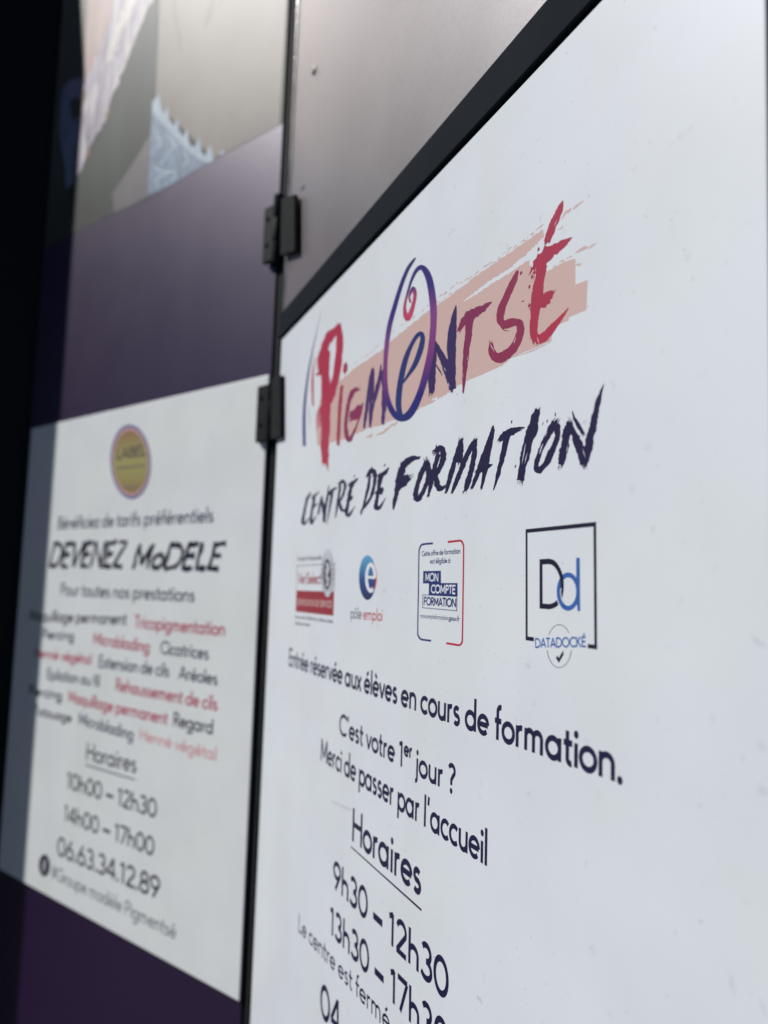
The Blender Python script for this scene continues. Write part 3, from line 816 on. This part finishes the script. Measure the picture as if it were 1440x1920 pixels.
for s_ in ([(332, 380, 14), (340, 420, 20), (330, 470, 16), (338, 520, 20), (332, 560, 12)], [(318, 430, 8), (336, 440, 10), (352, 425, 6)], [(320, 500, 6), (338, 492, 10), (354, 505, 6)]):
    brush(mb, ZK, s_, I['pale'], Y4, 0.2, 5, False)
mb.build('seal_emblem', cert)

# job agency logo
agency = MB(PR)
pxpoly(agency, ZK, ellipse(636, 492, 64, 168), I['ball'], Y1)
agency = agency.build('agency_logo', sign_r)
mb = MB(PR)
pxarc(mb, ZK, 664, 493, 37, 106, 11, 10, 72, -50, I['orange'], Y2)
pxarc(mb, ZK, 660, 493, 31, 98, 22, 32, 0, 305, I['paper'], Y3)
pxpoly(mb, ZK, [(640, 478), (694, 482), (694, 503), (640, 499)], I['paper'], Y3)
mb.build('letter_emblem', agency)
mb = MB(PR)
text(mb, 'pôle', ZK(508, 798), ZK(592, 806), 21.5, I['darkgrey'], Y1, 0.10)
text(mb, 'emploi', ZK(602, 807), ZK(750, 821), 22.5, I['red'], Y1, 0.11)
mb.build('lettering', agency)

# funding logo
fund = MB(PR)
pxpoly(fund, ZK, [(1054, 443), (1187, 441), (1187, 533), (1311, 533), (1312, 631), (1095, 620), (1097, 536), (1052, 536)], I['mcf'], Y1)
for P in ([(1050, 618), (1309, 631), (1309, 636), (1050, 623)], [(1046, 715), (1308, 738), (1308, 743), (1046, 720)], [(1049, 618), (1053, 618), (1051, 720), (1047, 720)], [(1304, 631), (1309, 631), (1308, 743), (1303, 743)]):
    pxpoly(fund, ZK, P, I['mcf'], Y2)
fund = fund.build('funding_logo', sign_r)
mb = MB(PR)
brush(mb, ZK, [(1127, 235, 15), (1070, 240, 15), (1042, 247, 14), (1028, 272, 11), (1022, 320, 9), (1018, 600, 9), (1013, 880, 9), (1016, 925, 11), (1036, 953, 14), (1070, 960, 14), (1113, 966, 15)], I['mcf'], Y1, 0.0, 9, False)
brush(mb, ZK, [(1238, 225, 16), (1300, 218, 16), (1335, 216, 16), (1352, 240, 13), (1357, 290, 11), (1353, 600, 11), (1348, 930, 11), (1343, 980, 13), (1324, 998, 15), (1290, 994, 16), (1227, 984, 16)], I['red'], Y1, 0.0, 9, False)
mb.build('bracket', fund)
mb = MB(PR)
text(mb, 'Cette offre de formation', ZK(1043, 332), ZK(1334, 311), 9.6, I['mcf'], Y1, 0.15)
text(mb, 'est éligible à', ZK(1105, 388), ZK(1258, 382), 9.8, I['mcf'], Y1, 0.15)
text(mb, 'MON', ZK(1068, 518), ZK(1168, 521), 14.8, I['paper'], Y3, 0.16)
text(mb, 'COMPTE', ZK(1111, 607), ZK(1296, 615), 15.3, I['paper'], Y3, 0.16)
text(mb, 'FORMATION', ZK(1057, 697), ZK(1300, 714), 15, I['mcf'], Y3, 0.17)
text(mb, 'moncompteformation', ZK(1032, 793), ZK(1240, 812), 8.8, I['mcf'], Y1, 0.11)
text(mb, '.gouv.fr', ZK(1240, 812), ZK(1327, 820), 9.5, I['mcf'], Y1, 0.17)
mb.build('lettering', fund)

# data quality logo
data = MB(PR)
for P in ([(163, 207), (1010, 117), (1010, 172), (163, 253)], [(163, 252), (186, 250), (188, 1492), (163, 1492)], [(163, 1490), (263, 1503), (263, 1553), (163, 1538)],
          [(977, 174), (1010, 171), (1021, 1600), (988, 1600)], [(910, 1583), (1021, 1596), (1022, 1650), (910, 1635)]):
    pxpoly(data, ZL, P, I['dark'], Y1)
data = data.build('data_logo', sign_r)
mb = MB(PR)
pxarc(mb, ZL, 674, 955, 117, 200, 42, 60, 0, 360, I['blue'], Y1)
pxpoly(mb, ZL, [(770, 548), (812, 548), (817, 1188), (787, 1188), (778, 1100), (770, 900)], I['blue'], Y2)
O_ = spline([(330, 567), (400, 562), (455, 561), (520, 590), (575, 670), (610, 770), (620, 870), (612, 980), (582, 1070), (530, 1135), (455, 1165), (400, 1162), (330, 1158)], 4)
N_ = spline([(330, 630), (400, 627), (450, 626), (500, 650), (545, 712), (573, 790), (583, 870), (574, 970), (548, 1035), (510, 1082), (450, 1102), (400, 1100), (330, 1095)], 4)
pxstrip(mb, ZL, O_, N_, I['dark'], Y3)
pxpoly(mb, ZL, [(330, 600), (364, 600), (366, 1130), (330, 1130)], I['dark'], Y2 - 2.4e-5)
pxarc(mb, ZL, 674, 955, 117, 200, 62, 80, 165, 235, I['paper'], Y4)
pxarc(mb, ZL, 674, 955, 117, 200, 42, 60, 160, 245, I['blue'], Y4 - 3e-5)
mb.build('monogram', data)
mb = MB(PR)
pxarc(mb, ZL, 567, 1610, 148, 257, 7, 7, 148, 38, I['dark'], Y1)
pxarc(mb, ZL, 567, 1610, 148, 257, 7, 7, 191, 349, I['dark'], Y1)
pxpoly(mb, ZL, [(525, 1750), (545, 1725), (562, 1752), (613, 1660), (620, 1710), (562, 1812)], I['dark'], Y1)
mb.build('tick_emblem', data)
mb = MB(PR)
text(mb, 'DATADOCKÉ', ZL(276, 1629), ZL(893, 1619), 17.6, I['blue'], Y2, 0.148)
mb.build('lettering', data)

# ================================================================== left sign
zs1 = PL.at(300, 748.5)[1]
zs0 = PL.at(300, 1796.5)[1]
xa = PL.at(58.9, 805.6)[0]
xb = xr_l - 0.0015
sign_l = thing('sign_board', 'blurred white sign with gold oval badge and red and grey service list', 'sign', PL, ((xa + xb) / 2, 0, zs0))
mb = MB(PL); mb.box(xa, xb, 0.0, SKIN - 0.0002 + 0.0001, zs0, zs1, M['white2'], 0.0010); mb.build('board', sign_l)
ZG, ZH, ZI = zoomed(0, 760, 3.0), zoomed(0, 1120, 3.0), zoomed(0, 1440, 3.0)
YL = -0.00015
bad = MB(PL)
pxpoly(bad, ZG, ellipse(735, 318, 114, 210, 48, -0.03), I['lilac'], YL)
bad = bad.build('badge', sign_l)
mb = MB(PL); pxpoly(mb, ZG, ellipse(735, 318, 103, 191, 48, -0.03), I['blush'], YL - 1e-4); mb.build('badge_ring', bad)
mb = MB(PL); pxpoly(mb, ZG, ellipse(735, 318, 97, 178, 48, -0.03), I['gold'], YL - 2e-4); mb.build('badge_disc', bad)
mb = MB(PL)
text(mb, 'LABEL', ZG(652, 305), ZG(822, 280), 19, I['darkgrey'], YL - 3e-4, 0.13)
pxpoly(mb, ZG, [(660, 350), (815, 336), (815, 342), (660, 356)], I['slate'], YL - 3e-4)
pxpoly(mb, ZG, [(690, 462), (770, 454), (770, 460), (690, 468)], I['grey'], YL - 3e-4)
mb.build('badge_lettering', bad)

mb = MB(PL)
gy, sl_, rs = I['darkgrey'], I['slate'], I['rose']
text(mb, 'Bénéficiez de tarifs préférentiels', ZG(322, 697), ZG(1202, 658), 23, sl_, YL, 0.13)
mb.build('offer_lettering', sign_l)
mb = MB(PL)
text(mb, 'Pour toutes nos prestations', ZG(338, 1068), ZG(1096, 1107), 23, sl_, YL, 0.13)
mb.build('offer_lettering', sign_l)
mb = MB(PL)
for w_, p0, p1 in (('DEVENEZ', (270, 912), (690, 918)), ('MoDELE', (735, 920), (1235, 928))):
    text(mb, w_, ZG(*p0), ZG(*p1), 46, I['dark'], YL, 0.155, slant=0.26, rough=0.6)
mb.build('title_lettering', sign_l)
mb = MB(PL)
for t, p0, p1, c_, m_ in (('Maquillage permanent', (165, 130), (712, 156), 20, gy), ('Tricopigmentation', (755, 172), (1266, 218), 24, rs),
                          ('Piercing', (235, 232), (418, 244), 18, sl_), ('Microblading', (522, 262), (842, 312), 22, rs), ('Cicatrices', (900, 316), (1174, 352), 24, sl_),
                          ('Henné végétal', (190, 335), (515, 378), 18, rs), ('Extension de cils', (552, 392), (952, 450), 23, sl_), ('Aréoles', (1005, 458), (1224, 496), 25, sl_),
                          ('Epilation au fil', (262, 458), (560, 504), 20, sl_), ('Rehaussement de cils', (648, 524), (1224, 640), 24, rs),
                          ('Piercing', (160, 545), (350, 582), 18, gy), ('Maquillage permanent', (382, 588), (942, 718), 22, rs), ('Regard', (972, 722), (1200, 772), 26, gy),
                          ('Tatouage', (190, 660), (402, 706), 18, gy), ('Microblading', (440, 712), (750, 806), 22, sl_), ('Henné végétal', (782, 800), (1218, 920), 22, I['salmon'])):
    text(mb, t, ZH(*p0), ZH(*p1), c_, m_, YL, 0.14)
mb.build('service_lettering', sign_l)
mb = MB(PL)
text(mb, 'Horaires', ZH(482, 915), ZH(768, 990), 33, gy, YL, 0.12)
pxpoly(mb, ZH, [(480, 938), (760, 1022), (760, 1030), (480, 946)], gy, YL)
mb.build('hours_lettering', sign_l)
mb = MB(PL)
text(mb, '10h00 - 12h30', ZI(372, 112), ZI(880, 284), 31, gy, YL, 0.13)
mb.build('hours_lettering', sign_l)
mb = MB(PL)
text(mb, '14h00 - 17h00', ZI(356, 295), ZI(866, 498), 31, gy, YL, 0.13)
mb.build('hours_lettering', sign_l)
mb = MB(PL)
text(mb, '06.63.34.12.89', ZI(318, 488), ZI(898, 742), 36, gy, YL, 0.13)
mb.build('hours_lettering', sign_l)
mb = MB(PL)
text(mb, '#Groupe modèle Pigmentsé', ZI(288, 616), ZI(990, 968), 25, I['grey'], YL, 0.10)
mb.build('hours_lettering', sign_l)
net = MB(PL)
pxpoly(net, ZI, ellipse(250, 548, 31, 62), I['dark'], YL)
net = net.build('network_logo', sign_l)
mb = MB(PL)
brush(mb, ZI, [(262, 518, 9), (252, 524, 12), (248, 550, 12), (246, 586, 11)], I['pale'], YL - 1e-4, 0, 5, False)
brush(mb, ZI, [(236, 545, 8), (262, 552, 8)], I['pale'], YL - 2e-4, 0, 4, False)
mb.build('letter_emblem', net)

# ================================================================== photo poster on the left door
ZJ = zoomed(0, 0, 2.5714)
zp0 = PL.at(300, 352, SKIN)[1]
poster = thing('poster', 'treatment photo poster with lace edge and crinkled plastic sleeve above the purple door', 'poster', PL, ((xl + xr_l) / 2, SKIN, zp0))
PW = dict(spec=0.4, rough=0.5)
def print_mat(name, stops, scale=(1, 1, 1), detail=6, mix=0.5, lo=0.30, hi=0.70, distort=0.0, spec=0.4):
    """Photographic print: a tone ramp driven by the height of the piece and by a stretched noise, so that tones melt."""
    m = bpy.data.materials.new(name)
    m.use_nodes = True
    nt = m.node_tree
    b = nt.nodes['Principled BSDF']
    b.inputs['Roughness'].default_value = 0.5
    b.inputs['Specular IOR Level'].default_value = spec
    tc = nt.nodes.new('ShaderNodeTexCoord')
    mp = nt.nodes.new('ShaderNodeMapping')
    mp.inputs['Scale'].default_value = scale
    mp.inputs['Rotation'].default_value = (0, math.radians(24), 0)
    nt.links.new(tc.outputs['Object'], mp.inputs[0])
    n = nt.nodes.new('ShaderNodeTexNoise')
    n.inputs['Scale'].default_value = 1.0
    n.inputs['Detail'].default_value = detail
    n.inputs['Distortion'].default_value = distort
    nt.links.new(mp.outputs[0], n.inputs['Vector'])
    mr = nt.nodes.new('ShaderNodeMapRange')
    mr.inputs[1].default_value, mr.inputs[2].default_value = lo, hi
    nt.links.new(n.outputs[0], mr.inputs[0])
    sx = nt.nodes.new('ShaderNodeSeparateXYZ')
    nt.links.new(tc.outputs['Generated'], sx.inputs[0])
    mx = nt.nodes.new('ShaderNodeMix')
    mx.inputs[0].default_value = mix
    nt.links.new(sx.outputs[2], mx.inputs[2])
    nt.links.new(mr.outputs[0], mx.inputs[3])
    rp = nt.nodes.new('ShaderNodeValToRGB')
    e = rp.color_ramp.elements
    while len(e) < len(stops):
        e.new(0.5)
    for k, (p, c) in enumerate(stops):
        e[k].position = p
        e[k].color = srgb(*c)
    nt.links.new(mx.outputs[0], rp.inputs[0])
    nt.links.new(rp.outputs[0], b.inputs['Base Color'])
    return m
p_grey = print_mat('poster_grey_print', [(0.0, (50, 54, 50)), (0.22, (66, 72, 68)), (0.5, (86, 94, 92)), (1.0, (104, 108, 107))], (9, 9, 4), 4, 0.22, spec=0.22)
p_dark = print_mat('poster_dark_print', [(0.0, (70, 70, 62)), (0.2, (60, 64, 58)), (1.0, (104, 104, 100))], (7, 7, 7), 4, 0.3, spec=0.22)
p_skin = print_mat('poster_beige_print', [(0.0, (98, 90, 84)), (0.35, (126, 117, 108)), (0.7, (142, 136, 128)), (1.0, (158, 153, 148))], (6, 6, 6), 5, 0.4)
p_lace = print_mat('poster_lace_print', [(0.0, (84, 102, 124)), (0.45, (112, 134, 160)), (0.62, (126, 150, 178)), (1.0, (172, 194, 214))], (52, 52, 34), 4, 0.8, distort=2.2)
p_lace2 = print_mat('poster_lace_light_print', [(0.0, (140, 160, 178)), (1.0, (186, 206, 222))], (60, 60, 60), 3, 0.7)
p_plas = print_mat('poster_plastic_print', [(0.0, (104, 92, 92)), (0.3, (146, 136, 152)), (0.52, (176, 168, 186)), (0.72, (198, 192, 200)), (1.0, (226, 222, 214))], (66, 66, 11), 7, 0.85, 0.34, 0.66, 0.8)
p_plas2 = print_mat('poster_glint_print', [(0.0, (164, 156, 166)), (0.5, (214, 208, 206)), (1.0, (232, 228, 220))], (60, 60, 16), 5, 0.8)
p_brown = print_mat('poster_brown_print', [(0.0, (110, 84, 74)), (1.0, (164, 116, 92))], (40, 40, 40), 3, 0.8)
p_mauve = print_mat('poster_mauve_print', [(0.0, (82, 80, 86)), (1.0, (110, 104, 108))], (16, 16, 16), 3, 0.5)
p_glove = print_mat('poster_blue_print', [(0.0, (92, 102, 130)), (1.0, (134, 144, 176))], (22, 22, 14), 4, 0.6)
p_peach = print_mat('poster_peach_print', [(0.0, (140, 108, 98)), (0.5, (176, 146, 140)), (1.0, (200, 178, 176))], (24, 24, 8), 5, 0.7)
p_hair = print_mat('poster_hair_print', [(0.0, (104, 98, 92)), (1.0, (122, 115, 106))], (30, 30, 30), 3, 0.5)
Yp = SKIN - 0.0002
mb = MB(PL)
xpa, xpb = PL.at(66, 436 + 25, Yp)[0], xr_l - 0.0012
mb.box(xl + 0.004, xpb, Yp, SKIN - 0.00005, zp0, TOP - 0.02, p_dark); mb.build('sheet', poster)
mb = MB(PL)
pxpoly(mb, ZJ, [(375, 860), (520, 600), (640, 240), (745, -40), (790, -900), (800, -900), (768, 0), (750, 470), (722, 960), (560, 1030), (420, 1040)], p_grey, Yp - 0.5e-4)
mb.build('grey_backdrop', poster)
mb = MB(PL)
pxpoly(mb, ZJ, [(750, -900), (1420, -900), (1380, 0), (1345, 602), (1080, 740), (1030, 762), (735, 480), (748, 400), (765, 0)], p_skin, Yp - 0.5e-4)
sk = mb.build('skin', poster)
mb = MB(PL)
for s_ in ([(832, -120, 10), (842, 60, 26), (862, 180, 22), (872, 250, 6)], [(1010, -200, 12), (1030, -40, 24), (1010, 60, 34), (985, 130, 8)], [(1100, -160, 8), (1075, -20, 20), (1050, 40, 5)]):
    brush(mb, ZJ, s_, p_hair, Yp - 0.9e-4, 0.1, 7, False)
mb.build('hair', poster)
mb = MB(PL)
pxpoly(mb, ZJ, [(540, 935), (640, 790), (725, 650), (712, 945), (640, 985), (552, 1022)], p_mauve, Yp - 0.9e-4)
mb.build('fold', poster)
mb = MB(PL)
pxpoly(mb, ZJ, [(735, 495), (780, 560), (850, 640), (940, 740), (1020, 782), (940, 822), (840, 882), (770, 918), (712, 944)], p_lace, Yp - 1.2e-4)
T_ = [(735, 490), (768, 455), (776, 520), (792, 548), (806, 512), (818, 580), (838, 608), (856, 568), (862, 628), (884, 660), (902, 618), (912, 690), (934, 712), (962, 662), (972, 738), (990, 750), (1016, 694), (1032, 770), (1020, 784), (980, 778), (920, 742), (850, 672), (800, 612), (735, 545)]
pxpoly(mb, ZJ, T_, p_lace2, Yp - 1.6e-4)
for s_ in ([(745, 620, 6), (775, 690, 10), (752, 720, 6)], [(800, 650, 5), (840, 690, 12), (815, 740, 6), (770, 790, 8)], [(735, 800, 7), (790, 830, 16), (845, 830, 10), (830, 870, 6)], [(880, 720, 5), (905, 770, 10), (880, 800, 5)], [(740, 880, 6), (770, 850, 10), (810, 845, 8)], [(1062, 745, 10), (1072, 735, 18), (1084, 735, 6)]):
    brush(mb, ZJ, s_, p_lace2, Yp - 1.6e-4, 0.1, 6, False)
mb.build('lace', poster)
mb = MB(PL)
pxpoly(mb, ZJ, [(436, -260), (600, -260), (560, 0), (520, 130), (470, 260), (405, 420), (412, 200)], p_peach, Yp - 0.9e-4)
mb.build('fingers', poster)
mb = MB(PL)
pl_edge = ragged([(800, -260), (735, 0), (690, 90), (660, 160), (625, 250), (598, 330), (560, 420), (520, 520), (500, 600)], 7) + ragged([(500, 600), (470, 640), (432, 720), (398, 800), (368, 862)], 6)
pxpoly(mb, ZJ, pl_edge + [(386, 640), (402, 420), (470, 262), (520, 130), (560, -40), (640, -260)], p_plas, Yp - 1.6e-4)
for s_ in ([(660, -100, 30), (620, 30, 44), (565, 160, 38), (540, 250, 44), (520, 300, 16)], [(740, -60, 8), (690, 80, 8), (660, 155, 10), (600, 310, 12), (545, 430, 9), (500, 585, 12)]):
    brush(mb, ZJ, s_, p_plas2, Yp - 2.0e-4, 0.2, 7, False)
for s_ in ([(408, 430, 8), (404, 470, 20), (395, 500, 8)], [(528, 520, 8), (520, 545, 16), (510, 570, 6)], [(430, 700, 6), (424, 735, 14), (410, 770, 6)]):
    brush(mb, ZJ, s_, p_brown, Yp - 2.2e-4, 0.15, 6, False)
mb.build('plastic_sleeve', poster)
mb = MB(PL)
pxpoly(mb, ZJ, [(300, 430), (335, 385), (400, 372), (402, 480), (350, 470), (335, 500), (350, 580), (382, 560), (372, 700), (352, 880), (318, 915), (312, 800), (285, 640)], p_glove, Yp - 0.9e-4)
mb.build('glove', poster)

# ================================================================== hinges
def make_hinge(label, px0, px1, px2, px3, yt_l, yb_l, yt_r, yb_r):
    """Two thick leaves facing the same way as the left door, with the knuckle barrel set back between them."""
    ym = (yt_l + yb_l) / 2
    FL, FR = -0.009, -0.0068
    X = [PL.at(px0, ym, FL)[0], PL.at(px1, ym, FL)[0], PL.at(px2, ym, -0.009)[0]]
    zt_l, zb_l = PL.at(px0, yt_l, FL)[1], PL.at(px0, yb_l, FL)[1]
    t = thing('hinge', label, 'hinge', PL, ((X[1] + X[2]) / 2, -0.004, zb_l), 'welded hinges between the door leaves')
    mb = MB(PL)
    mb.prism([(X[0], -0.0002), (X[0] + 0.0006, FL + 0.0015), (X[1] - 0.002, FL), (X[1], FL + 0.004), (X[1], -0.0002)], zb_l, zt_l, M['hinge'], 0.0008)
    lf = mb.build('leaf', t)
    h = zt_l - zb_l
    for f in (0.30, 0.78):
        mb = MB(PL)
        mb.cyl((X[0] * 0.62 + X[1] * 0.38, zb_l + h * f), 0.0030, FL - 0.0010, FL + 0.0015, M['steel'], 14, 'Y')
        mb.build('screw', lf)
    c = [PR.at(*p, FR) for p in ((px2, yt_r), (px3, yt_r - (px3 - px2) * 0.33), (px3, yb_r - (px3 - px2) * 0.36), (px2 - 1.5, yb_r))]
    bm = bmesh.new()
    fr = [bm.verts.new((p[0], FR, p[1])) for p in c]
    bk = [bm.verts.new((p[0], -0.0006, p[1])) for p in c]
    bm.faces.new(fr)
    bm.faces.new(bk[::-1])
    for i in range(4):
        bm.faces.new((fr[i], bk[i], bk[(i + 1) % 4], fr[(i + 1) % 4]))
    bmesh.ops.recalc_face_normals(bm, faces=bm.faces[:])
    bmesh.ops.bevel(bm, geom=bm.edges[:], offset=0.0008, segments=2, affect='EDGES', profile=0.5)
    for v in bm.verts:                                     # from the right door's frame into the left door's, where the hinge stands
        v.co = PL.M.inverted() @ (PR.M @ v.co)
    mb = MB(PL)
    mb.take(bm, M['hinge'])
    rf = mb.build('leaf', t)
    for f in (0.22, 0.80):
        q = PR.at(px2 * 0.42 + px3 * 0.58, yt_r * f + yb_r * (1 - f) - 5, FR)
        bm = bmesh.new()
        bmesh.ops.create_cone(bm, cap_ends=True, segments=14, radius1=0.0042, radius2=0.0036, depth=0.0016)
        bmesh.ops.rotate(bm, verts=bm.verts[:], matrix=Matrix.Rotation(math.pi / 2, 3, 'X'))
        for v in bm.verts:
            v.co = PL.M.inverted() @ (PR.M @ (v.co + Vector((q[0], FR + 0.0002, q[1]))))
        mb = MB(PL)
        mb.take(bm, M['black'])
        mb.build('screw', rf)
    r_ = (X[2] - X[1]) * 0.5 - 0.0003
    za, zb_ = zb_l - 0.010, zt_l + 0.010
    for k in range(3):
        mb = MB(PL)
        mb.cyl(((X[1] + X[2]) / 2, -0.0082), r_, za + (zb_ - za) * k / 3 + 0.0006, za + (zb_ - za) * (k + 1) / 3 - 0.0006, M['steel'] if k != 1 else M['hinge'], 24)
        mb.build('knuckle', t, True)
    return t
make_hinge('dark hinge on the purple panels just above the left end of the rail', 491.5, 513, 527, 551, 392, 493, 372, 479)
make_hinge('dark hinge between the two white signs, left of the red logo', 478.5, 502.5, 508.5, 525, 725, 829, 709, 824)

for o in bpy.data.objects:
    if 'base_point' in o:
        del o['base_point']
